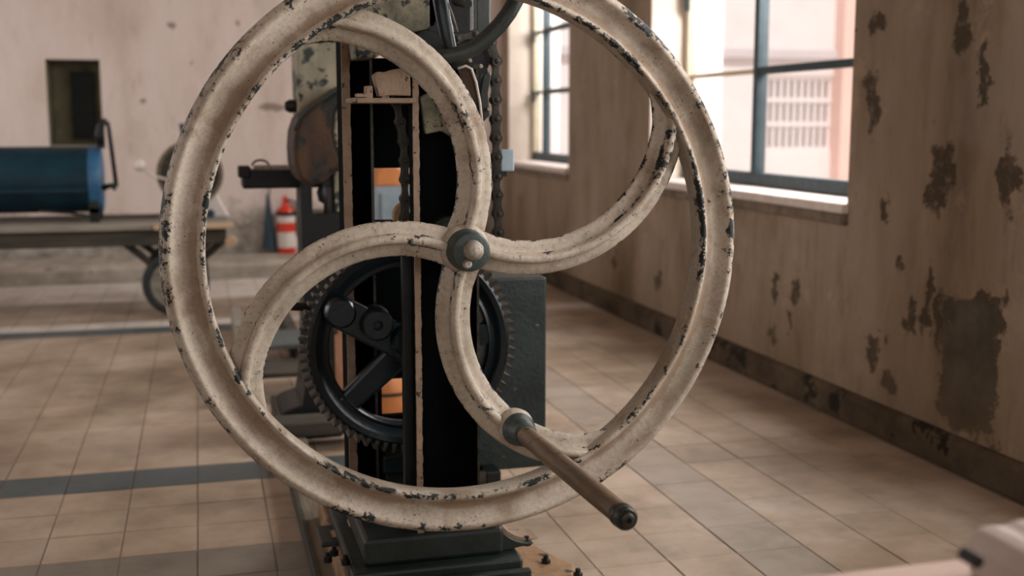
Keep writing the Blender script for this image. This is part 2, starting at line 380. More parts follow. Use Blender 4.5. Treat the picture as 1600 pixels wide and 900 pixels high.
for i in range(-20, 13):
    for j in range(-2, 30):
        cx, cy = -.043+.2*i+.1, 3.7+.2*j+.1-1.0*0
        if cx > RX-.02 or cy > BY: continue
        p = pix((cx, cy, 0))
        vis = -60 < p[0] < 1660 and 380 < p[1] < 960
        cells.append((cx, cy, vis, p[2]))
for j in range(-8, -2):
    for i in range(-20, 13):
        cx, cy = -.043+.2*i+.1, 3.7+.2*j+.1
        if cx > RX-.02: continue
        p = pix((cx, cy, 0)); cells.append((cx, cy, -60 < p[0] < 1660 and p[1] < 960, p[2]))
def hidden(cx, cy): return .25 < cx < .85 and cy < 3.2
vis = sorted([c for c in cells if c[2] and not hidden(c[0], c[1])], key=lambda c: c[3])
near = vis[:290]; nearset = {(c[0], c[1]) for c in near}
for cx, cy, *_ in near:
    o = bpy.data.objects.new('tile', TM[tkind(cx, cy)]); C.objects.link(o)
    wl = Vector((cx, cy, random.uniform(-.0012, .0008))); WLOC[o] = wl; place(o, wl, floor)
for kd in TK:
    g = G()
    for cx, cy, *_ in cells:
        if (cx, cy) not in nearset and tkind(cx, cy) == kd:
            g.add([(v[0]+cx, v[1]+cy, v[2]) for v in TG.v], TG.f)
    if g.v: mk('tile_field', g, kd, floor, kind='stuff')

# right wall with three window openings
W = [(0.45, 2.45), (3.94, 5.98), (7.43, 8.98)]; ZS, ZT = .80, 2.62
g = G(); ys = [RY, W[0][0], W[0][1], W[1][0], W[1][1], W[2][0], W[2][1], BY+.1]
T = .42
for k in range(0, 7, 2): g.box(RX, RX+T, ys[k], ys[k+1], 0, CZ)
for a, b in W: g.box(RX, RX+T, a, b, 0, ZS); g.box(RX, RX+T, a, b, ZT, CZ)
mk('wall_right', g, 'wall_right', kind='structure', label='beige plaster wall with peeling grey patches and metal windows')
# back wall with a niche
nx0, nz1 = PY(70, 92, BY).x, PY(70, 92, BY).z; nx1, nz0 = PY(162, 225, BY).x, PY(162, 228, BY).z
g = G(); D = .5
g.box(LX, nx0, BY, BY+D, 0, CZ).box(nx1, RX+T, BY, BY+D, 0, CZ).box(nx0, nx1, BY, BY+D, 0, nz0).box(nx0, nx1, BY, BY+D, nz1, CZ)
wb = mk('wall_back', g, 'wall_back', kind='structure', label='pale stained plaster back wall with a small shuttered niche')
g = G().box(nx0, nx1, BY+.34, BY+.38, nz0, nz1)
g.box(nx0, nx0+.006, BY+.01, BY+.34, nz0, nz1).box(nx1-.006, nx1, BY+.01, BY+.34, nz0, nz1).box(nx0, nx1, BY+.01, BY+.34, nz1-.006, nz1).box(nx0, nx1, BY+.01, BY+.34, nz0, nz0+.006)
nt = mk('niche_lining', g, 'niche', wb)
sx0, sx1, sz0, sz1 = nx0+.14, nx1-.07, nz0+.05, nz1-.08
sh = mk('shutter', G().box(sx0, sx1, BY+.31, BY+.335, sz0, sz1), 'shutter', wb, bev=.004)
for k in range(5):
    a = sx0+.012+k*(sx1-sx0-.024)/5; mk('shutter_plank', G().box(a, a+(sx1-sx0-.024)/5-.008, BY+.296, BY+.312, sz0+.012, sz1-.012), 'shutter', sh, bev=.003)
mk('shutter_rail', G().box(sx0, sx1, BY+.285, BY+.298, sz0+.14, sz0+.17), 'black', sh)
mk('ceiling', G().box(LX-.3, RX+T, RY-.3, BY+D, CZ, CZ+.15), 'plaster_in', kind='structure', label='plain pale plaster ceiling above the machines')
def wall_holes(name, fixed, horiz, spans, label):
    g = G(); z0, z1 = .9, 2.6
    lo, hi = (RY-.3, BY+D) if not horiz else (LX, RX+T)
    e = [lo]+[v for s in spans for v in s]+[hi]
    def bx(a, b, zz0, zz1):
        if horiz: g.box(a, b, fixed-.3, fixed, zz0, zz1)
        else: g.box(fixed-.3, fixed, a, b, zz0, zz1)
    for k in range(0, len(e), 2): bx(e[k], e[k+1], 0, CZ)
    for a, b in spans: bx(a, b, 0, z0); bx(a, b, z1, CZ)
    mk(name, g, 'plaster_in', kind='structure', label=label)
wall_holes('wall_left', LX, False, [(1.2, 3.2), (5.2, 7.2)], 'pale plaster side wall with two windows')
wall_holes('wall_rear', RY, True, [(-2.55, -.65), (.05, 1.95)], 'pale plaster wall behind the viewer with two windows')
# curbs
mk('baseboard_right', G().prism([(RX-.035, 0), (RX+.01, 0), (RX+.01, .118), (RX-.012, .112), (RX-.03, .096)], RY+.01, BY-.01), 'curb', kind='structure', label='stained brown plaster curb along the right wall', bev=.006)
mk('baseboard_back', G().prism([(8.62, 0), (BY+.02, 0), (BY+.02, .13), (8.66, .115), (8.62, .095)], LX+.01, RX-.04, 'x'), 'curb_back', kind='structure', label='low worn grey curb along the back wall', bev=.006)

# windows
FXD = RX+.2
def window(n, y0, y1, ymul, bars, hinge):
    root = thing('window_%d' % n, (FXD, (y0+y1)/2, ZS), '', 'window'); del root['label']; del root['category']; root['kind'] = 'structure'
    fx0, fx1 = FXD, FXD+.05; fz0 = ZS+.035
    ya = y0-.02
    fr = mk('window_frame', G().box(fx0, fx1, ya, y1+.01, fz0, fz0+.065).box(fx0, fx1, ya, y1+.01, ZT-.05, ZT), 'frame', root, bev=.004)
    mk('jamb', G().box(fx0, fx1, ya, ya+.05, fz0+.065, ZT-.05), 'frame', fr, bev=.004)
    mk('jamb', G().box(fx0-.004, fx1, y1-.05, y1+.01, fz0+.065, ZT-.05), 'cream_frame', fr, bev=.004)
    mk('mullion', G().box(fx0+.002, fx1+.01, ymul-.022, ymul+.022, fz0+.065, ZT-.05), 'frame', fr, bev=.004)
    zz = [fz0+.065]+bars+[ZT-.05]
    for z in bars:
        mk('muntin', G().box(fx0+.006, fx1, ya+.05, ymul-.022, z-.018, z+.018), 'frame', fr, bev=.003)
        mk('muntin', G().box(fx0+.012, fx1-.006, ymul+.022, y1-.05, z-.012, z+.012), 'frame' if n == 2 else 'cream_frame', fr, bev=.003)
    for k in range(len(zz)-1):
        for a, b in ((ya+.05, ymul-.02), (ymul+.02, y1-.05)):
            mk('pane', G().box(fx0+.024, fx0+.028, a, b, zz[k], zz[k+1]), 'glass', fr)
    for z in hinge: mk('hinge', G().tube([(fx0-.012, y1-.055, z-.05), (fx0-.012, y1-.055, z+.05)], .014, 8), 'frame', fr, SM)
    sl = mk('window_sill', G().box(RX-.03, RX+T, y0-.01, y1+.06, ZS-.005, ZS+.035), 'sill', root, bev=.008)
    mk('sill_edge', G().box(RX-.018, RX+.02, y0-.01, y1+.05, ZS-.05, ZS-.005), 'grime_sill', root, bev=.008)
    mk('reveal', G().box(RX+.002, FXD, y1-.004, y1+.01, ZS+.036, ZT), 'reveal', root)
    mk('outer_reveal', G().box(FXD+.05, RX+T+.004, y1-.004, y1+.01, ZS+.036, ZT), 'facade', root)
    return root
wm1 = PX(1187, 50, FXD+.02).y; zb1 = PX(1300, 100, FXD).z
zb2 = [PX(888, 140, FXD).z, PX(860, 45, FXD).z]
window(1, *W[1], wm1, [zb1, zb1+.56], [PX(1055, 8, FXD).z])
window(2, W[2][0], W[2][1], PX(852, 100, FXD+.02).y, zb2+[zb2[1]*2-zb2[0]], [zb2[0]-.03, zb2[1]-.03])
window(3, *W[0], 1.6, [zb1, zb1+.56], [])

# outside: yard ground and the wing of a building across it
mk('yard_ground', G().box(RX+T, 30, -8, 40, -.4, -.3), 'ground', kind='structure', label='pale yard ground outside the windows')
FY = 15.0
bw = thing('yard_building', (PY(1240, 200, FY).x, FY, -.3), 'white building wing with a barred window seen across the yard', 'building')
a, b = PY(1060, 120, FY), PY(1302, 120, FY)
p0, p1 = PY(1197, 118, FY), PY(1300, 236, FY)
g = G().box(2.95, p0.x, FY, FY+.5, -.3, 6).box(p1.x, b.x+.02, FY, FY+.5, -.3, 6).box(p0.x, p1.x, FY, FY+.5, -.3, p1.z).box(p0.x, p1.x, FY, FY+.5, p0.z, 6)
mk('facade', g, 'facade', bw)
mk('pink_pier', G().box(b.x, b.x+3.5, FY-.25, FY+.5, -.3, 6), 'facade_pink', bw, label='pale pink rendered pier')
mk('facade_window', G().box(p0.x, p1.x, FY+.2, FY+.24, p1.z, p0.z), 'facade_dark', bw)
for k in range(10):
    x = p0.x+(k+.5)/10*(p1.x-p0.x); mk('window_bar', G().box(x-.028, x+.028, FY+.05, FY+.09, p1.z, p0.z), 'facade', bw)
for f in (.02, .36, .68, .98):
    z = p1.z+(p0.z-p1.z)*f; mk('window_rail', G().box(p0.x, p1.x, FY+.03, FY+.1, z-.035, z+.035), 'facade', bw)
lz = PY(1250, 85, FY).z; mk('string_course', G().box(2.95, b.x, FY-.1, FY, lz-.06, lz+.06), 'facade_dark', bw)

# ------------------------------------------------------------------ flywheel
WY, WR = 2.30, .610
hc = Vector((.4588*1.15, WY, 1.15-.2299*1.15))
fly = thing('crank_flywheel', (hc.x, WY, hc.z-WR), 'big chipped cream iron flywheel with four curved spokes and a crank handle', 'flywheel')
prof = [(.600, .050, .6), (.6005, .034, 1.), (.598, .021, 1.), (.5935, .010, .85), (.588, .003, .75), (.582, .0, .7), (.577, .002, .6), (.572, .009, .3), (.564, .017, 0), (.553, .021, 0), (.541, .019, 0),
        (.532, .013, .05), (.527, .005, .5), (.523, .001, .9), (.519, .0, 1.), (.516, .003, 1.), (.514, .010, .9), (.5135, .020, .3), (.514, .045, .1), (.516, .064, .4), (.522, .070, .5), (.56, .068, 0), (.59, .070, .3), (.598, .064, .5)]
g = G(); SEG = 180
g.lathe((hc.x, WY, hc.z), (0, 1, 0), [(r*WR/.6, d) for r, d, _ in prof], SEG, True); g.w = [q for _ in range(SEG) for *_, q in prof]; g.st = [1.0 if .528 < r_ < .545 and d_ < .03 else 0.0 for _ in range(SEG) for r_, d_, q in prof]
mk('rim', g, 'wheel', fly, True)
half = [(-.037, .036, 1.), (-.0365, .031, .9), (-.032, .0265, .3), (-.022, .0245, 0), (-.0140, .0235, .25), (-.0110, .0205, .85), (-.0095, .010, .8), (-.0080, .002, .7), (-.0045, -.002, .6)]  # chip weights, raised in the groove to paint its dark crease line
sec = half+[(-a_, b_, c_) for a_, b_, c_ in half[::-1]]+[(.034, .042, .4), (.012, .052, 0), (.006, .066, .5), (-.006, .066, .5), (-.012, .052, 0), (-.034, .042, .4)]
for q in range(4):
    A = q*PI/2; g = G(); g.w = []; ca, sa = math.cos(A), math.sin(A); N = 56; m = len(sec)
    cx, cz, r = -.238*WR, -.472*WR, .512*WR
    for i in range(N+1):
        f = i/N; th = math.radians(62+(188-62)*f); wsc = 1.0+.22*max(0, (f-.88)/.12)+.12*max(0, (.12-f)/.12)
        for (n_, d, wv) in sec:
            rr = r+n_*wsc; x, z = cx+rr*math.cos(th), cz+rr*math.sin(th); d = d+max(0, math.hypot(x, z)-.519*WR/.6)*1.5
            g.v.append((hc.x+x*ca-z*sa, WY+d+.007, hc.z+x*sa+z*ca)); g.w.append(wv)
    g.f = [(i*m+j, i*m+(j+1) % m, (i+1)*m+(j+1) % m, (i+1)*m+j) for i in range(N) for j in range(m)]
    g.f += [tuple(range(m)), tuple(N*m+j for j in range(m-1, -1, -1))]
    mk('spoke', g, 'wheel', fly, True)
g = G(); hp = [(.0, .0), (.03, .0), (.044, .012), (.050, .020), (.053, .034), (.050, .05), (.044, .062), (.0, .07)]
g.lathe((hc.x, WY, hc.z), (0, 1, 0), hp, 48); mk('hub', g, 'wheel', fly, True)
g = G().lathe((hc.x, WY, hc.z), (0, 1, 0), [(0, -.034), (.030, -.034), (.037, -.032), (.0405, -.027), (.043, -.012), (.044, .012), (0, .012)], 7*8)
mk('hub_collar', g, 'hub_iron', fly, SM, label='dark green iron hub collar')
ax = Vector((hc.x+.003, WY, hc.z+.004))
g = G().lathe(ax, (0, 1, 0), [(0, -.060), (.010, -.0595), (.0165, -.055), (.020, -.046), (.021, -.030)], 24)
mk('axle_end', g, 'bolt_grey', fly, SM, label='worn grey axle end')
g = G().lathe((hc.x-.010, WY, hc.z-.024), (0, 1, 0), [(0, -.045), (.006, -.0445), (.0095, -.040), (.010, -.030)], 16); mk('locking_pin', g, 'bolt_grey', fly, SM)
mk('axle', G().tube([(hc.x, WY+.06, hc.z), (hc.x, 2.62, hc.z)], .022, 24), 'steel', fly, SM)
hb = PY(812, 672, 2.285); tipx = PX(980, 812, hb.x); ht = Vector((hb.x+.0, tipx.y, (tipx.z)))
dr = (ht-hb).normalized(); L = (ht-hb).length
ch = mk('crank_handle', G().lathe(hb, dr, [(0, .03), (.0195, .03), (.0200, .06), (.0205, .2), (.0195, L*.75), (.0185, L-.035), (0, L-.035)], 32), 'handle', fly, SM, label='long worn brown steel crank handle')
mk('handle_collar', G().lathe(hb, dr, [(0, -.02), (.036, -.018), (.035, .0), (.030, .008), (.0285, .012), (.0285, .026), (.026, .030), (.0255, .046), (.022, .050), (0, .050)], 32), 'hub_iron', ch, SM)
mk('handle_boss', G().lathe(hb+Vector((0, .022, 0)), (0, 1, 0), [(0, -.022), (.028, -.022), (.036, -.010), (.039, .008), (.036, .03), (0, .034)], 32), 'wheel', fly, SM)
mk('end_ring', G().lathe(ht, dr, [(.0, -.034), (.0185, -.034), (.0205, -.030), (.0205, -.020), (.0185, -.016), (.0200, -.012), (.0195, -.004), (.0165, .0), (.0, .0)], 32), 'steel', ch, SM)
mk('end_nut', G().lathe(ht, dr, [(0, .0), (.0120, .0), (.0115, .005), (.0085, .007), (.0045, .0072), (.0040, .002), (0, .002)], 24), 'steel', ch, SM)

# ------------------------------------------------------------------ the machine the wheel is mounted on
CY = 2.50
def px_box(x0, y0, x1, y1, Y, d, g=None):
    a, b = PY(x0, y0, Y), PY(x1, y1, Y); return (g or G()).box(min(a.x, b.x), max(a.x, b.x), Y, Y+d, min(a.z, b.z), max(a.z, b.z))
mach = thing('chain_drive_machine', (.46, 2.62, 0), 'black green iron machine frame with tan edged columns behind the cream flywheel', 'machine')
def channel(x0, x1, tl, tr, z0, z1, y0, dep, nm, edge_r=True):
    col = mk(nm, G().box(x0+.002, x1-.002, y0+dep-.02, y0+dep, z0, z1).box(x0, x0+tl, y0+.004, y0+dep-.02, z0, z1).box(x1-tr, x1, y0+.004, y0+dep-.02, z0, z1), 'recess_dark', mach)
    # worn tan edge, slightly uneven
    random.seed(int(x0*1000)); n = 150; pl = [(x0-.001+random.uniform(-.0004, .0004), z0+(z1-z0)*k/n) for k in range(n+1)]
    pr = [(x0+tl+random.uniform(-.0011, .0011), z0+(z1-z0)*k/n) for k in range(n, -1, -1)]
    mk('flange_edge', G().prism(pl+pr, y0-.002, y0+.006), 'tan', col)
    if edge_r: mk('flange_edge', G().box(x1-tr, x1+.0005, y0, y0+.006, z0, z1), 'steel', col)
    return col
xl = PY(545, 345, CY).x; xr = PY(655, 420, CY).x
LY = 2.76; xl = PY(545, 345, LY).x
channel(xl-.009, xl+.062, .018, .006, .08, 1.58, LY, .13, 'column')
channel(xr-.009, PY(749, 600, CY).x, .012, .005, .20, 1.262, CY, .07, 'column')
mk('side_post', px_box(627, 383, 650, 790, 2.56, .02), 'green_black', mach, bev=.004)
# cross pieces between columns
z = PY(600, 156, CY).z; xl = PY(545, 156, CY).x
mk('cross_bar', G().box(xl+.006, xr-.004, CY-.004, CY+.10, z-.007, z+.004), 'tan', mach, bev=.002)
blk = [(583, 118), (590, 112), (600, 113), (612, 109), (625, 107), (640, 110), (641, 150), (612, 149), (592, 151)]
mk('bracket_block', G().prism([(PY(x, y, CY).x, PY(x, y, CY).z) for x, y in blk], CY-.006, CY+.03), 'tan', mach, bev=.002)
mk('stop_lug', px_box(571, 134, 583, 158, CY-.003, .03), 'tan', mach, bev=.003)
mk('stop_lug', px_box(557, 146, 573, 152, CY-.003, .03), 'tan', mach, bev=.002)
mk('packing', px_box(597, 150, 608, 158, CY, .02), 'tan', mach)
# black plates added to keep the gaps behind the chain dark
mk('dark_backing', px_box(545, 90, 660, 262, 2.86, .02), 'recess_dark', mach)
mk('dark_backing', px_box(556, 345, 645, 590, 2.87, .02), 'recess_dark', mach)
mk('dark_backing', px_box(520, 400, 557, 482, 2.87, .02), 'recess_dark', mach)
mk('dark_backing', px_box(558, 588, 598, 700, 2.87, .02), 'recess_dark', mach)
mk('dark_backing', px_box(636, 588, 672, 700, 2.87, .02), 'recess_dark', mach)
mk('dark_backing', px_box(560, 652, 672, 820, 2.88, .02), 'recess_dark', mach)
mk('lower_body', px_box(600, 713, 668, 772, 2.76, .10), 'green_black', mach, bev=.01)
mk('lower_bracket', px_box(598, 713, 655, 738, 2.74, .03), 'gear', mach, bev=.006)
# cast housing at the top
hs = [(552, 60), (575, -60), (700, -60), (692, 20), (680, 44), (640, 52), (610, 62), (590, 90), (556, 92)]
mk('cast_housing', G().prism([(PY(x, y, 2.66).x, PY(x, y, 2.66).z) for x, y in hs], 2.66, 2.80), 'olive', mach, bev=.006)
hs = [(655, 152), (668, 145), (690, 149), (712, 156), (732, 175), (740, 206), (706, 214), (690, 205), (664, 210)]
mk('cast_housing', G().prism([(PY(x, y, 2.53).x, PY(x, y, 2.53).z) for x, y in hs], 2.53, 2.56), 'olive', mach, bev=.004)
mk('gearbox', px_box(664, -30, 742, 200, 2.66, .14), 'black', mach, bev=.01)
mk('gearbox_cover', G().prism([(PY(x, y, 2.58).x, PY(x, y, 2.58).z) for x, y in [(655, 50), (672, 42), (700, 46), (730, 62), (752, 88), (770, 110), (772, 190), (735, 200), (690, 130)]], 2.655, 2.70), 'green_black', mach, bev=.008)
pl = [(716, 108), (730, 104), (738, 110), (744, 130), (750, 160), (754, 196), (742, 200), (726, 150)]
mk('guard_plate', G().prism([(PY(x, y, 2.48).x, PY(x, y, 2.48).z) for x, y in pl], 2.48, 2.488), 'rust', mach, bev=.001)
mk('guard_rim', G().tube([PY(x, y, 2.478) for x, y in [(716, 107), (728, 103), (737, 108), (744, 129), (750, 160), (754, 196)]], .0028, 8), 'whitepaint', mach, True)
pl = [(756, 116), (764, 112), (768, 118), (763, 145), (766, 180), (756, 190), (750, 150)]
mk('grey_cover', G().prism([(PY(x, y, 2.56).x, PY(x, y, 2.56).z) for x, y in pl], 2.56, 2.575), 'pipe', mach, bev=.002)
for x, y in [(750, 104), (762, 171), (733, 95), (713, 93)]:
    mk('bolt', G().lathe(PY(x, y, 2.555), (0, 1, 0), [(0, -.012), (.004, -.0115), (.0055, -.006), (.0055, .05)], 12), 'bolt_grey', mach, SM)
mk('cable_duct', px_box(727, -40, 741, 60, 2.86, .03), 'rust', mach)
mk('cable_duct', px_box(744, -40, 767, 66, 2.90, .04), 'pipe', mach, bev=.004)
mk('pulley_pin', G().tube([PY(712, 2, 2.6), PY(731, 6, 2.5)], .010, 12), 'pipe', mach, SM)
for dx in (0, 6): mk('tie_wire', G().tube([PY(694+dx, 4, 2.5), PY(702+dx, 26, 2.5), PY(709+dx, 50, 2.5)], .0022, 6), 'bolt_grey', mach, True)
# hooked lever bar and curved pipe
lev = thing('hooked_lever', PY(700, 90, 2.46), 'dark hook shaped lever bar with curved pipe arm above the flywheel hub', 'lever')
bar = [(683, -40), (688, 0), (693, 30), (698, 55), (704, 80), (712, 88)]
mk('lever_bar', G().tube([PY(x, y, 2.455) for x, y in bar], [.013, .013, .0125, .012, .011, .008], 14, flat=1.3), 'gear', lev, True)
cp = [(676, 92), (700, 88), (722, 83), (742, 74), (762, 58), (780, 40), (795, 20), (806, 0), (818, -35)]
mk('curved_pipe', G().tube([PY(x, y, 2.45) for x, y in cp], [.015, .017, .0175, .0175, .0175, .0175, .0175, .0175, .0175], 18), 'pipe', lev, True)
# side tank / dark sheet box right of the frame
a, b = PY(742, 437, 3.0), PY(853, 729, 3.0)
mk('side_casing', G().box(a.x-.05, b.x, 3.0, 3.22, b.z, a.z), 'panel', mach, bev=.006)
mk('casing_leg', G().box(PY(756, 760, 2.96).x, PY(779, 760, 2.96).x, 2.93, 3.1, .1, b.z+.02), 'green_black', mach, bev=.004)
# base
mk('base_plate', G().prism([(.285, 2.40), (.66, 2.38), (.80, 2.41), (.82, 2.47), (.78, 2.56), (.74, 2.70), (.70, 3.14), (.285, 3.14)], 0, .115, 'z'), 'brown_base', mach, bev=.006)
mk('base_slab', G().box(.295, .69, 2.45, 3.06, .115, .150), 'base', mach, bev=.008)
mk('base_rail', G().box(.29, .70, 2.415, 2.435, .115, .134), 'base', mach, bev=.004)
mk('base_rail', G().box(.44, .66, 2.39, 2.405, .115, .128), 'base', mach, bev=.004)
mk('base_body', G().box(PY(566, 840, 2.52).x, PY(782, 840, 2.52).x, 2.484, 2.92, .150, .215), 'base', mach, bev=.01)
def gusset(xw, xf, zt, zb, y0, y1, nm, mat='base'):
    pts = [(xw, zb)]; n = 10
    for k in range(n+1):
        t_ = PI/2*k/n; pts.append((xf+(xw-xf)*math.sin(t_)*1.0 if False else xf-(xf-xw)*math.sin(t_), zb+.012+(zt-zb-.012)*(1-math.cos(t_))))
    return mk(nm, G().prism(pts+[(xw, zt)], y0, y1), mat, mach)
a = PY(556, 790, LY); f = PY(520, 868, LY)
gusset(a.x, f.x, a.z, .115, LY, LY+.05, 'foot_gusset', 'tan'); mk('foot_gusset_inner', G().box(f.x-.03, a.x+.01, LY-.03, LY+.1, .113, .125), 'base', mach, bev=.004)
a = PY(772, 800, CY); f = PY(834, 852, CY)
gusset(a.x, f.x, a.z, .150, 2.50, 2.515, 'foot_gusset', 'base'); gusset(a.x+.012, f.x+.02, a.z-.005, .150, 2.53, 2.60, 'foot_gusset', 'tan')
for x, y in [(823, 842), (903, 893), (853, 872), (540, 872), (512, 868), (522, 858)]:
    p = PY(x, y, 2.47); zz = .115 if x > 840 else .15
    p = PZ(x, y, zz+.012)
    if p.y > 3.0 or p.y < 2.3: p = Vector((p.x, 2.44, zz))
    bo = mk('anchor_bolt', G().lathe((p.x, p.y, zz-.003), (0, 0, 1), [(0, 0), (.011, 0), (.011, .012), (.006, .014), (.006, .022), (0, .023)], 6), 'black', mach)
mk('wheel_bearing', G().lathe((hc.x, 2.46, hc.z), (0, 1, 0), [(.0, 0), (.045, 0), (.055, .008), (.055, .05), (0, .05)], 32), 'green_black', mach, SM)

# big toothed gear
GY = 2.68; gc = PY(641, 541, GY); gr = PY(806, 541, GY).x-gc.x
gear = thing('toothed_gear', (gc.x, GY, gc.z-gr), 'large blue black cast gear wheel with teeth behind the machine columns', 'gear')
ri = gr-.018
ring = mk('gear_rim', G().lathe(gc, (0, 1, 0), [(ri, .0), (ri-.008, -.006), (ri-.020, -.003), (ri-.026, .004), (ri-.040, .008), (ri-.048, .004), (ri-.052, .010), (ri-.052, .05), (ri, .055)], 96, True), 'gear', gear, SM)
NTH = 72
g0 = G().prism([(-.0055, -.004), (.0055, -.004), (.0030, .018), (-.0030, .018)], -.004, .050)
me0 = None
for k in range(NTH):
    A = 2*PI*k/NTH; c = Vector((gc.x+math.sin(A)*ri, GY, gc.z+math.cos(A)*ri))
    if me0 is None: me0 = mesh_of('tooth', g0, 'chain', False, (0, 0, 0))
    o = bpy.data.objects.new('tooth', me0); C.objects.link(o); WLOC[o] = c; place(o, c, gear); o.rotation_euler = (0, A, 0)
def arm(ang, r0, r1, w0, w1, nm='gear_arm'):
    d = Vector((math.cos(ang), 0, math.sin(ang))); s = Vector((-d.z, 0, d.x)); q = [gc+d*r0+s*w0, gc+d*r1+s*w1, gc+d*r1-s*w1, gc+d*r0-s*w0]
    mk(nm, G().prism([(p.x, p.z) for p in q], GY+.006, GY+.046), 'gear', gear, bev=.008)
lobe = PY(546, 492, GY-.01); la = math.atan2(lobe.z-gc.z, lobe.x-gc.x)
for k in range(5): arm(la+k*2*PI/5, .02, ri-.03, .034, .026)
mk('gear_hub', G().lathe(gc, (0, 1, 0), [(0, -.05), (.034, -.05), (.044, -.042), (.048, .0), (.048, .06), (0, .06)], 32), 'gear', gear, SM)
mk('gear_shaft', G().tube([gc+Vector((0, -.03, 0)), gc+Vector((0, .3, 0))], .02, 16), 'steel', gear, SM)
def cap(p, q, r, y0, y1, nm, mat='gear'):
    d = (q-p); a0 = math.atan2(d.z, d.x); pts = []
    for k in range(13): t_ = a0+PI/2+PI*k/12; pts.append((p.x+math.cos(t_)*r, p.z+math.sin(t_)*r))
    for k in range(13): t_ = a0-PI/2+PI*k/12; pts.append((q.x+math.cos(t_)*r*1.05, q.z+math.sin(t_)*r*1.05))
    return mk(nm, G().prism(pts, y0, y1), mat, gear, bev=.006)
l2 = PY(590, 508, GY-.06); l1 = PY(533, 490, GY-.04)
cap(l1, gc, .038, GY-.035, GY+.006, 'crank_arm')
mk('crank_boss', G().lathe(l1, (0, 1, 0), [(0, -.005), (.030, -.005), (.036, .004), (.038, .05), (0, .05)], 32), 'gear', gear, SM)
mk('crank_boss', G().lathe(l2, (0, 1, 0), [(.011, .012), (.012, -.008), (.032, -.008), (.038, .002), (.040, .06), (.011, .06)], 32, True), 'gear', gear, SM)
mk('crank_boss', G().lathe(PY(636, 533, GY-.06), (0, 1, 0), [(0, -.01), (.030, -.01), (.036, 0), (.036, .06), (0, .06)], 32), 'gear', gear, SM)
mk('spindle_rod', G().tube([PY(393, 477, 2.87), PY(470, 479, 2.87), PY(520, 482, 2.87)], .011, 14), 'black', mach, SM)

# chains: figure-eight links, each a part
def link_geo(pitch, rw, y0, th):
    n = 9; pts = []
    for k in range(n): t_ = PI*.18+(PI*.64)*k/(n-1)*1.0; pts.append((math.cos(t_)*rw, pitch/2+math.sin(t_)*rw))
    top = []
    for k in range(13): t_ = -PI*.22+PI*1.44*k/12; top.append((rw*math.cos(t_), pitch/2+rw*math.sin(t_)))
    waist = rw*.58
    poly = top+[(-waist, pitch*.12), (-waist, -pitch*.12)]
    bot = [(-x, -z) for x, z in top]
    poly = top+[(-waist, pitch*.08), (-waist, -pitch*.08)]+bot+[(waist, -pitch*.08), (waist, pitch*.08)]
    g = G().prism(poly, y0, y0+th)
    return g, poly
def chain(name, label, pts, Y, pitch, rw):
    root = thing(name, Vector((pts[0][0], Y, min(p[1] for p in pts))), label, 'chain')
    P = [Vector((x, Y, z)) for x, z in pts]; segl = [(P[i+1]-P[i]).length for i in range(len(P)-1)]; tot = sum(segl)
    def at(s):
        for i, l in enumerate(segl):
            if s <= l: return P[i].lerp(P[i+1], s/l)
            s -= l
        return P[-1]
    go, poly = link_geo(pitch, rw, -.017, .005); go.prism(poly, .012, .017)
    gi, poly = link_geo(pitch, rw*.92, -.010, .005); gi.prism(poly, .005, .010)
    ml = [mesh_of('link', go, 'chain', False, (0, 0, 0)), mesh_of('link', gi, 'chain', False, (0, 0, 0))]
    mp = mesh_of('pin', G().lathe((0, 0, 0), (0, 1, 0), [(0, -.021), (.0035, -.0205), (.005, -.018), (.0075, -.0175), (.0075, .018), (0, .018)], 14), 'chain', SM, (0, 0, 0))
    n = int(tot/pitch)
    for k in range(n+1):
        a = at(k*pitch)
        o = bpy.data.objects.new('pin', mp); C.objects.link(o); WLOC[o] = a; place(o, a, root)
        if k < n:
            b = at((k+1)*pitch); c = (a+b)/2; o = bpy.data.objects.new('link', ml[k % 2]); C.objects.link(o); WLOC[o] = c; place(o, c, root)
            d = b-a; o.rotation_euler = (0, math.atan2(d.x, d.z), 0)
QY = 2.62
def qz(x, y): p = PY(x, y, QY); return (p.x, p.z)
pitch = abs(PY(774, 157, QY).z-PY(774, 187, QY).z)
arc = [qz(736+39*math.cos(math.radians(t_)), 90-36*math.sin(math.radians(t_))) for t_ in range(10, 150, 10)]
chain('drive_chain', 'oily steel roller chain hanging right of the columns over the hidden sprocket', [qz(779, 392), qz(776, 300), qz(774, 187), qz(774, 98)]+arc, QY, pitch, .0115)
chain('lift_chain', 'oily steel roller chain hanging between the two tan edged columns', [qz(633, 341), qz(632, 246), qz(630, 216), qz(620, 165), qz(617, 120)], QY, pitch, .0115)
sp = thing('chain_sprocket', PY(736, 130, QY), 'dark toothed sprocket under the right roller chain', 'sprocket')
scn = PY(736, 92, QY); sr = PY(769, 92, QY).x-scn.x
mk('sprocket_disc', G().lathe(scn, (0, 1, 0), [(0, -.004), (sr-.006, -.004), (sr-.006, .004), (0, .004)], 40), 'black', sp)
for k in range(9):
    A = 2*PI*k/9; c = scn+Vector((math.cos(A)*(sr-.008), 0, math.sin(A)*(sr-.008)))
    mk('sprocket_tooth', G().lathe(c, (0, 1, 0), [(0, -.0035), (.007, -.0035), (.007, .0035), (0, .0035)], 8), 'black', sp)
sp2 = thing('small_sprocket', PY(640, 352, QY), 'greasy brass brown sprocket at the lower end of the inner chain', 'sprocket')
c2 = PY(637, 338, QY+.03)
mk('sprocket_disc', G().lathe(c2, (0, 1, 0), [(.02, -.012), (.034, -.012), (.036, -.004), (.036, .010), (.02, .010)], 32, True), 'brown_base', sp2, SM)
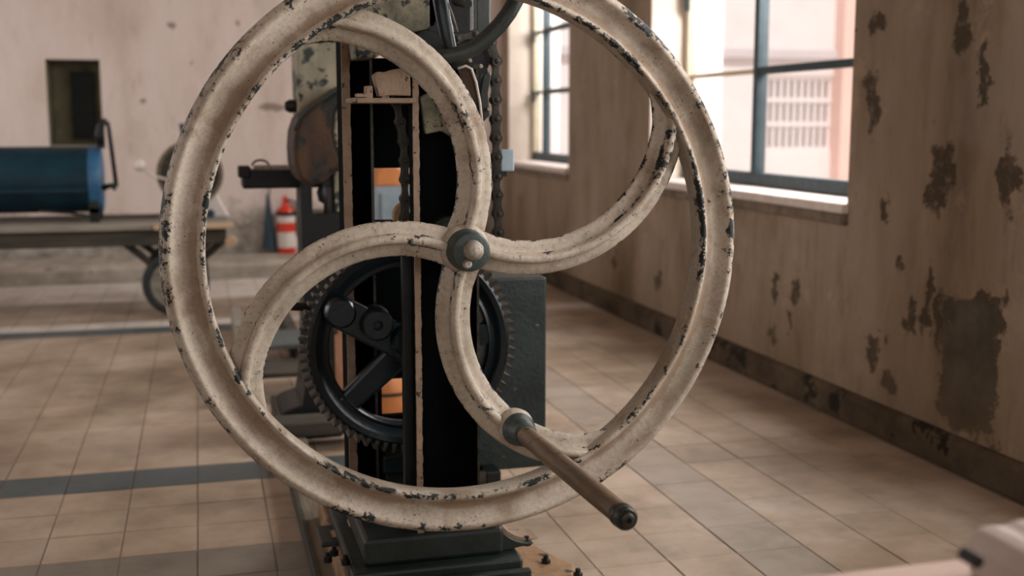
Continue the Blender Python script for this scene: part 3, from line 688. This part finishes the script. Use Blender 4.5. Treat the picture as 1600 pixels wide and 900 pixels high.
for k in range(5):
    A = 2*PI*k/5+.3; mk('sprocket_arm', G().tube([c2, c2+Vector((math.cos(A)*.026, 0, math.sin(A)*.026))], .004, 8), 'rust', sp2)
mk('switch_box', px_box(782, 234, 804, 268, 2.72, .05), 'slate_blue', mach, bev=.004, label='small grey blue box')
mk('switch_box_arm', px_box(756, 262, 792, 276, 2.73, .03), 'green_black', mach)

# ------------------------------------------------------------------ second machine behind
R2 = 4.2
rear = thing('rear_machine', (PY(500, 640, R2).x, R2+.1, 0), 'tall peeling cream and green iron column machine with side table behind the flywheel', 'machine')
def pz(x, y, Y=R2): p = PY(x, y, Y); return (p.x, p.z)
ux0, ux1 = PY(466, 200, R2).x, PY(562, 200, R2).x
zmid = PY(500, 268, R2).z
mk('upper_column', G().box(ux0, ux1, R2, R2+.22, zmid, 2.1), 'column_mottle', rear, bev=.01)
x_a, x_b, x_c, x_d = PY(470, 310, R2).x, PY(488, 310, R2).x, PY(518, 310, R2).x, PY(545, 310, R2).x
hz1, hz0 = PY(500, 293, R2).z, PY(500, 333, R2).z
lc = mk('lower_column', G().box(x_a, x_b, R2, R2+.2, .12, zmid).box(x_c, x_d, R2, R2+.2, hz0-.16, zmid).box(x_b, x_c, R2, R2+.2, hz1, zmid).box(x_b, x_c, R2, R2+.2, .12, hz0), 'green_black', rear)
mk('cream_strip', px_box(522, 262, 548, 330, R2-.02, .02), 'column_mottle', rear, bev=.003)
mk('hook', G().tube([PY(503, 286, R2-.02), PY(503, 300, R2-.02), PY(505, 312, R2-.02), PY(509, 318, R2-.02), PY(509, 334, R2-.02)], [.008, .02, .018, .008, .008], 10), 'black', rear, True)
a = PY(432, 640, R2); ft = [(440, 654), (440, 640), (452, 634), (470, 628), (474, 600), (478, 560), (516, 560), (522, 654)]
mk('column_foot', G().prism([pz(x, y) for x, y in ft], R2-.05, R2+.25), 'green_black', rear, bev=.006)
mk('foot_base', G().box(PY(430, 640, R2).x, PY(532, 640, R2).x, R2-.06, R2+.32, 0, PY(500, 652, R2).z+.02), 'green_black', rear, bev=.006)
tb = mk('side_table', px_box(378, 266, 470, 294, R2+.04, .16), 'black', rear, bev=.008)
mk('table_lip', px_box(372, 260, 392, 278, R2+.03, .10), 'black', tb, bev=.006)
mk('table_top', px_box(398, 260, 466, 267, R2+.06, .14), 'bolt_grey', tb, bev=.003)
mk('wire_loop', G().tube([PY(395+12+13*math.cos(t_), 259-9*math.sin(t_), R2+.1) for t_ in [k*PI/8 for k in range(9)]], .004, 8), 'steel', tb, True)
mk('side_knob', G().lathe(PY(466, 166, R2+.05), (-1, 0, 0), [(0, -.02), (.012, -.02), (.012, .004), (.022, .008), (.024, .03), (.016, .046), (0, .05)], 20), 'black', rear, SM)
# rusty curved belt guard on the rear column
gd = [(545, 128), (528, 138), (508, 152), (482, 168), (466, 184), (459, 205), (457, 232), (459, 258), (466, 280), (480, 291), (500, 288), (520, 272), (545, 262), (536, 250), (527, 228), (523, 205), (526, 178), (535, 158), (545, 146)]
mk('belt_guard', G().prism([pz(x, y, 3.9) for x, y in gd], 3.9, 4.19), 'rust', rear, bev=.03, label='rusty brown curved belt guard')
mk('guard_bead', G().tube([PY(x, y, 3.895) for x, y in [(545, 128), (528, 138), (508, 152), (482, 168), (468, 182), (461, 204)]], .006, 8), 'pipe', rear, True)
mk('guard_bead', G().tube([PY(x, y, 3.895) for x, y in [(545, 146), (535, 158), (526, 178), (523, 205), (527, 228), (536, 250), (545, 262)]], .006, 8), 'olive', rear, True)

# floor beam, pallet
bz = .05
bm_ = thing('floor_beam', (.31, 3.6, 0), 'weathered grey brown wooden beam lying on the tiles beside the base', 'beam')
b0, b1, b2 = PZ(459, 760, bz), PZ(505, 760, bz), PZ(485, 690, bz)
mk('beam_timber', G().box(b0.x, b1.x, 2.55, 4.12, 0, bz), 'beam', bm_, bev=.006)
mk('beam_dark_side', G().box(b0.x-.004, b0.x+.006, 2.55, 4.12, 0, bz+.006), 'dark_wood', bm_)  # dark strip over the left side of the beam
mk('beam_cleat', G().box(b0.x-.02, b1.x+.25, 3.98, 4.12, bz, bz+.05), 'dark_wood', bm_, bev=.006)
pal = thing('timber_skid', (.35, 5.9, 0), 'low timber skid of grey and dark boards on the floor behind the flywheel', 'skid')
q0 = PZ(374, 590, .0)
mk('runner', G().box(PZ(374, 560, .1).x, PZ(374, 560, .1).x+.05, 5.3, 6.6, 0, .11), 'grey_wood', pal, bev=.004)
mk('runner', G().box(.40, .45, 5.3, 6.6, 0, .11), 'dark_wood', pal, bev=.004)
p = [(516, 540, 'slate_wood'), (561, 584, 'dark_wood')]
for (ya, yb, mm) in p:
    A_, B_ = PZ(420, ya, .13), PZ(420, yb, .13)
    mk('board', G().box(PZ(374, ya, .13).x, .46, B_.y, A_.y, .11, .13), 'slate_blue' if False else mm, pal, bev=.003)

# orange drum and cabinet seen through the gear
D = 4.36
dc = Vector((PY(603, 600, D).x, D, 0)); dr_ = (PY(646, 560, D).x-dc.x); dz = PY(603, 575, D).z
od = thing('orange_drum', dc, 'squat orange tan drum standing on the floor behind the gear', 'drum')
mk('drum_shell', G().lathe(dc, (0, 0, 1), [(0, 0), (dr_*.9, 0), (dr_*.98, .02), (dr_, dz*.35), (dr_*.97, dz*.7), (dr_*.8, dz*.95), (dr_*.74, dz), (0, dz)], 40), 'orange', od, SM)
mk('drum_hoop', G().lathe(dc+Vector((0, 0, dz*.55)), (0, 0, 1), [(dr_*.96, 0), (dr_*1.02, 0), (dr_*1.02, .012), (dr_*.96, .012)], 40, True), 'rust', od)
D = 4.98; dc = Vector((PY(533, 600, D).x, D, 0)); dr_ = PY(561, 560, D).x-dc.x; dz = PY(533, 496, D).z
pc = thing('peach_canister', dc, 'tall dusty peach canister with dark hanging straps behind the gear rim', 'canister')
mk('canister_body', G().lathe(dc, (0, 0, 1), [(0, 0), (dr_*.92, 0), (dr_, .02), (dr_, dz*.86), (dr_*.8, dz*.96), (dr_*.4, dz), (0, dz)], 36), 'peach', pc, SM)
for px_, yb in ((525, 522), (541, 566)): mk('hanging_strap', G().tube([PY(px_, 500, D-dr_-.01), PY(px_+1, 515, D-dr_-.01), PY(px_, yb, D-dr_-.01)], .011, 8, flat=.5), 'black', pc, True)
K = 6.2; ca_, cb_ = PY(586, 292, K), PY(652, 292, K)
kb = thing('slate_cabinet', ((ca_.x+cb_.x)/2, K+.15, 0), 'narrow slate blue metal cabinet seen between the columns', 'cabinet')
mk('cabinet_body', G().box(ca_.x, cb_.x, K, K+.3, .06, ca_.z), 'slate_blue', kb, bev=.006)
mk('cabinet_door', G().box(ca_.x+.03, cb_.x-.012, K-.012, K, .1, ca_.z-.03), 'slate_blue', kb, bev=.004)
for xx in (ca_.x+.01, cb_.x-.04): mk('cabinet_foot', G().box(xx, xx+.03, K+.02, K+.28, 0, .06), 'black', kb)
ob = mk('orange_box', G().prism([(PY(x, y, K).x, ca_.z if y > 290 else PY(x, y, K).z) for x, y in [(588, 294), (590, 270), (600, 262), (622, 262), (640, 272), (644, 294)]], K+.03, K+.25), 'orange', bev=.01)
ob['label'] = 'small orange box with sloping sides on top of the slate cabinet'; ob['category'] = 'box'

# ------------------------------------------------------------------ things along the back wall
EY = BY-.085
ex = thing('fire_extinguisher', PY(449, 415, EY), 'red fire extinguisher with a pale label hanging on the back wall', 'extinguisher')
e0, e1 = PY(449, 425, EY), PY(449, 322, EY); er = PY(461.5, 360, EY).x-e0.x; eh = e1.z-e0.z
mk('cylinder', G().lathe(e0, (0, 0, 1), [(0, 0), (er*.9, 0), (er, .02), (er, eh*.9), (er*.85, eh*.96), (er*.45, eh), (er*.3, eh+.03), (0, eh+.03)], 32), 'red', ex, SM)
mk('valve', G().lathe(e0+Vector((0, 0, eh+.03)), (0, 0, 1), [(0, 0), (.022, 0), (.024, .03), (.012, .05), (0, .05)], 16), 'red', ex, SM)
for ya, yb in ((362, 386), (337, 347)):
    za, zb_ = PY(449, yb, EY).z-e0.z, PY(449, ya, EY).z-e0.z
    mk('paper_label', G().lathe(e0, (0, 0, 1), [(er*1.002, za), (er*1.015, za), (er*1.015, zb_), (er*1.002, zb_)], 32, True), 'whitepaint', ex, SM)
mk('strap', G().lathe(e0+Vector((0, 0, eh*.86)), (0, 0, 1), [(er, 0), (er*1.06, 0), (er*1.06, .03), (er, .03)], 32, True), 'black', ex)
mk('hose', G().tube([e0+Vector((.01, -.02, eh+.05)), e0+Vector((er*1.2, -.02, eh+.03)), e0+Vector((er*1.25, -.02, eh*.7)), e0+Vector((er*1.2, -.02, eh*.55))], .011, 8), 'black', ex, True)
mk('wall_bracket', G().box(e0.x+er*.9, e0.x+er*1.35, EY, BY+.004, e0.z+eh*.2, e0.z+eh*1.05), 'whitepaint', ex)
c0, c1 = PY(421, 388, EY), PY(421, 303, EY); cr = PY(432, 388, EY).x-c0.x
co = thing('hanging_cone', c0, 'narrow dark blue cone hanging on the back wall left of the extinguisher', 'cone')
mk('cone_shell', G().lathe(c0, (0, 0, 1), [(0, .004), (cr*.93, 0), (cr, 0), (cr*.22, c1.z-c0.z), (0, c1.z-c0.z)], 28), 'navy', co, SM)
mk('hanging_hook', G().tube([c1, c1+Vector((0, 0, .03)), c1+Vector((0, .09, .035))], .006, 8), 'black', co)

# hand cart with flat bed
KY = 7.0; bzt = PY(150, 352, KY).z
cart = thing('flatbed_cart', (PY(150, 352, KY).x, KY+.35, 0), 'long weathered wooden flatbed cart with rubber tyred wheels by the back wall', 'cart')
xr_ = PY(362, 360, KY).x; xl_ = -3.2
for k in range(4):
    mk('bed_plank', G().box(xl_, xr_-random.uniform(0, .03), KY+k*.2, KY+k*.2+.19, bzt-.035, bzt), 'grey_wood' if k < 2 else 'dark_wood', cart, bev=.006)
mk('edge_board', G().box(PY(240, 350, KY).x, xr_+.012, KY-.015, KY+.02, bzt-.035, bzt), 'pale_wood', cart, bev=.004)
mk('side_rail', G().box(xl_, xr_-.03, KY+.03, KY+.10, bzt-.13, bzt-.035), 'dark_wood', cart, bev=.006)
mk('side_rail', G().box(xl_, xr_-.03, KY+.66, KY+.73, bzt-.13, bzt-.035), 'dark_wood', cart, bev=.006)
mk('rail_end', G().lathe(PY(361, 378, KY), (0, 1, 0), [(0, -.01), (.03, -.01), (.034, .0), (.034, .05), (0, .05)], 16), 'pale_wood', cart, SM)
def cart_wheel(x, y):
    c = Vector((x, y, wr)); s = mk('wheel', G().lathe(c, (0, 1, 0), [(wr*.30, -.02), (wr*.66, -.012), (wr*.74, -.022), (wr*.74, .04), (wr*.3, .04)], 40, True), 'grey_wood', cart, SM)
    mk('tyre', G().lathe(c, (0, 1, 0), [(wr*.74, -.022), (wr*.88, -.032), (wr*.98, -.018), (wr, .005), (wr*.98, .03), (wr*.88, .045), (wr*.74, .04)], 40, True), 'rubber', s, True)
    mk('wheel_hub', G().lathe(c, (0, 1, 0), [(0, -.04), (.03, -.04), (.05, -.02), (wr*.31, -.01), (wr*.31, .04), (0, .05)], 20), 'black', s, SM)
wcx = PY(275, 443, KY+.05); wr = wcx.z
cart_wheel(wcx.x, KY+.06); cart_wheel(wcx.x, KY+.68); cart_wheel(-2.7, KY+.06); cart_wheel(-2.7, KY+.68)
for xx in (wcx.x, -2.7): mk('axle', G().tube([(xx, KY+.02, wr), (xx, KY+.75, wr)], .016, 12), 'black', cart, SM)
for xx, sg in ((wcx.x, 1), (wcx.x, -1), (-2.7, 1)):
    for yy in (KY+.10, KY+.66):
        mk('brace', G().tube([(xx, yy, wr), (xx+sg*.30, yy, bzt-.10)], .022, 4), 'dark_wood', cart)
# barrel on cart
TY = KY+.34; tc_ = PY(60, 281, TY); trr = PY(60, 229, TY).z-tc_.z; tx1 = PY(161, 281, TY).x; tx0 = tx1-1.1
bar_ = thing('teal_drum', (tc_.x, TY, bzt), 'dark teal horizontal drum with a crank lever lying in a stand on the cart', 'drum')
mk('drum_shell', G().lathe((tx0, TY, tc_.z), (1, 0, 0), [(0, 0), (trr*.97, 0), (trr, .015), (trr, tx1-tx0-.08), (trr*1.0, tx1-tx0-.07)], 48), 'teal', bar_, SM)
mk('drum_end', G().lathe((tx1-.07, TY, tc_.z), (1, 0, 0), [(0, 0), (trr*1.015, 0), (trr*1.015, .05), (trr*.96, .068), (0, .07)], 48), 'blue', bar_, SM, label='brighter blue end band')
mk('drum_seam', G().box(tx0, tx1-.08, TY-trr-.006, TY-trr+.02, tc_.z-.065, tc_.z-.045), 'teal', bar_)
for xx in (tx1-.075, tx0+.1):
    for yy in (TY-trr*.8, TY+trr*.6): mk('stand_leg', G().box(xx, xx+.055, yy, yy+.06, bzt, tc_.z-trr*.45), 'green_black', bar_, bev=.004)
    mk('stand_cradle', G().box(xx, xx+.055, TY-trr*.8, TY+trr*.7, bzt+.05, bzt+.09), 'green_black', bar_, bev=.004)
mk('stay_rod', G().tube([PY(60, 330, TY-trr*.8), PY(110, 333, TY-trr*.8), PY(150, 339, TY-trr*.8)], .008, 8), 'black', bar_, True)
lx = TY-.12
lv = mk('crank_lever', G().tube([PY(167, 190, lx), PY(170, 200, lx), PY(182, 292, lx)], .013, 10), 'green_black', bar_, True)
mk('lever_link', G().tube([PY(182, 292, lx), PY(172, 290, lx), PY(160, 294, lx)], [.028, .014, .022], 10), 'green_black', lv, True)
mk('lever_clamp', G().tube([PY(167, 188, lx), PY(158, 192, lx), PY(155, 210, lx), PY(158, 226, lx)], [.016, .024, .028, .022], 10), 'black', lv, True)
mk('top_bracket', px_box(150, 205, 164, 232, lx, .06), 'green_black', bar_, bev=.006)
# round sieve-like machine on the cart end
NY = KY+.30; nc = PY(297, 271, NY); nr = PY(349, 271, NY).x-nc.x
grn = thing('disc_machine', (nc.x, NY, bzt), 'round dark disc machine with tan rim on a pale stand at the cart end', 'machine')
mk('disc', G().lathe(nc, (0, 1, 0), [(0, 0), (nr*.9, 0), (nr*.9, .08), (0, .08)], 48), 'dark_wood', grn, SM)
mk('disc_rim', G().lathe(nc, (0, 1, 0), [(nr*.88, -.02), (nr, -.02), (nr, .1), (nr*.88, .1)], 48, True), 'beam', grn, SM)
mk('disc_hub', G().lathe(nc, (0, 1, 0), [(0, -.05), (.03, -.05), (.04, 0), (0, 0.01)], 20), 'bolt_grey', grn, SM)
st_ = [(316, 300), (336, 296), (346, 318), (360, 352), (248, 352), (256, 330), (270, 300)]
mk('stand', G().prism([(PY(x, y, NY).x, bzt if y > 350 else PY(x, y, NY).z) for x, y in st_], NY+.09, NY+.16), 'whitepaint', grn, bev=.01)
mk('stand_knob', G().lathe(PY(329, 333, NY+.08), (0, 1, 0), [(0, -.05), (.022, -.046), (.026, -.02), (.016, .02), (0, .02)], 20), 'navy', grn, SM)
mk('crank_rod', G().tube([PY(216, 258, NY-.06), PY(236, 274, NY-.06), PY(262, 281, NY-.06), nc+Vector((0, -.04, 0))], .007, 8), 'whitepaint', grn, True)
mk('crank_knob', G().lathe(PY(217, 258, NY-.11), (0, 1, 0), [(0, 0), (.024, .004), (.036, .026), (.036, .05), (.02, .08), (0, .084)], 20), 'whitepaint', grn, True)
hp_ = [(279, 193), (293, 193), (291, 214), (283, 212)]
mk('feed_hopper', G().prism([(PY(x, y, NY).x, PY(x, y, NY).z) for x, y in hp_]+[], NY, NY+.08), 'navy', grn, bev=.004)
mk('hopper_neck', G().tube([PY(287, 212, NY+.04), PY(290, 232, NY+.04)], .014, 8), 'navy', grn)

# ------------------------------------------------------------------ bench close to the viewer
bz2 = .70; e = PZ(1300, 893, bz2)
bn = thing('near_bench', (e.x+.2, e.y-.25, 0), 'dusty pink topped bench edge in the foreground', 'bench')
mk('bench_top', G().box(e.x-.38, e.x+.75, e.y-.42, e.y, bz2-.04, bz2), 'pinkish', bn, bev=.006)
for xx in (e.x-.34, e.x+.68):
    for yy in (e.y-.38, e.y-.05): mk('bench_leg', G().box(xx, xx+.04, yy, yy+.04, 0, bz2-.04), 'dark_wood', bn)
s0 = PZ(1570, 884, bz2+.005); sY = s0.y
stn = thing('pale_casting', (s0.x, sY, bz2), 'pale rounded stone casting with a notch standing on the foreground bench', 'casting')
ol = [(1512, 893), (1510, 868), (1509, 848), (1514, 832), (1526, 822), (1542, 817), (1558, 818), (1566, 819), (1578, 812), (1596, 808), (1640, 806), (1680, 830), (1690, 893)]
mk('casting_body', G().prism([(PY(x, y, sY).x, bz2 if y > 890 else PY(x, y, sY).z) for x, y in ol], sY-.10, sY), 'stone', stn, bev=.006)
nk = PY(1528, 878, sY-.10); mk('notch_dark_disc', G().lathe(nk, (0, 1, 0), [(0, -.001), (.006, -.001), (.0065, .0), (.0065, .02), (0, .02)], 16), 'black', stn)  # black disc standing in for the dark inside a recess
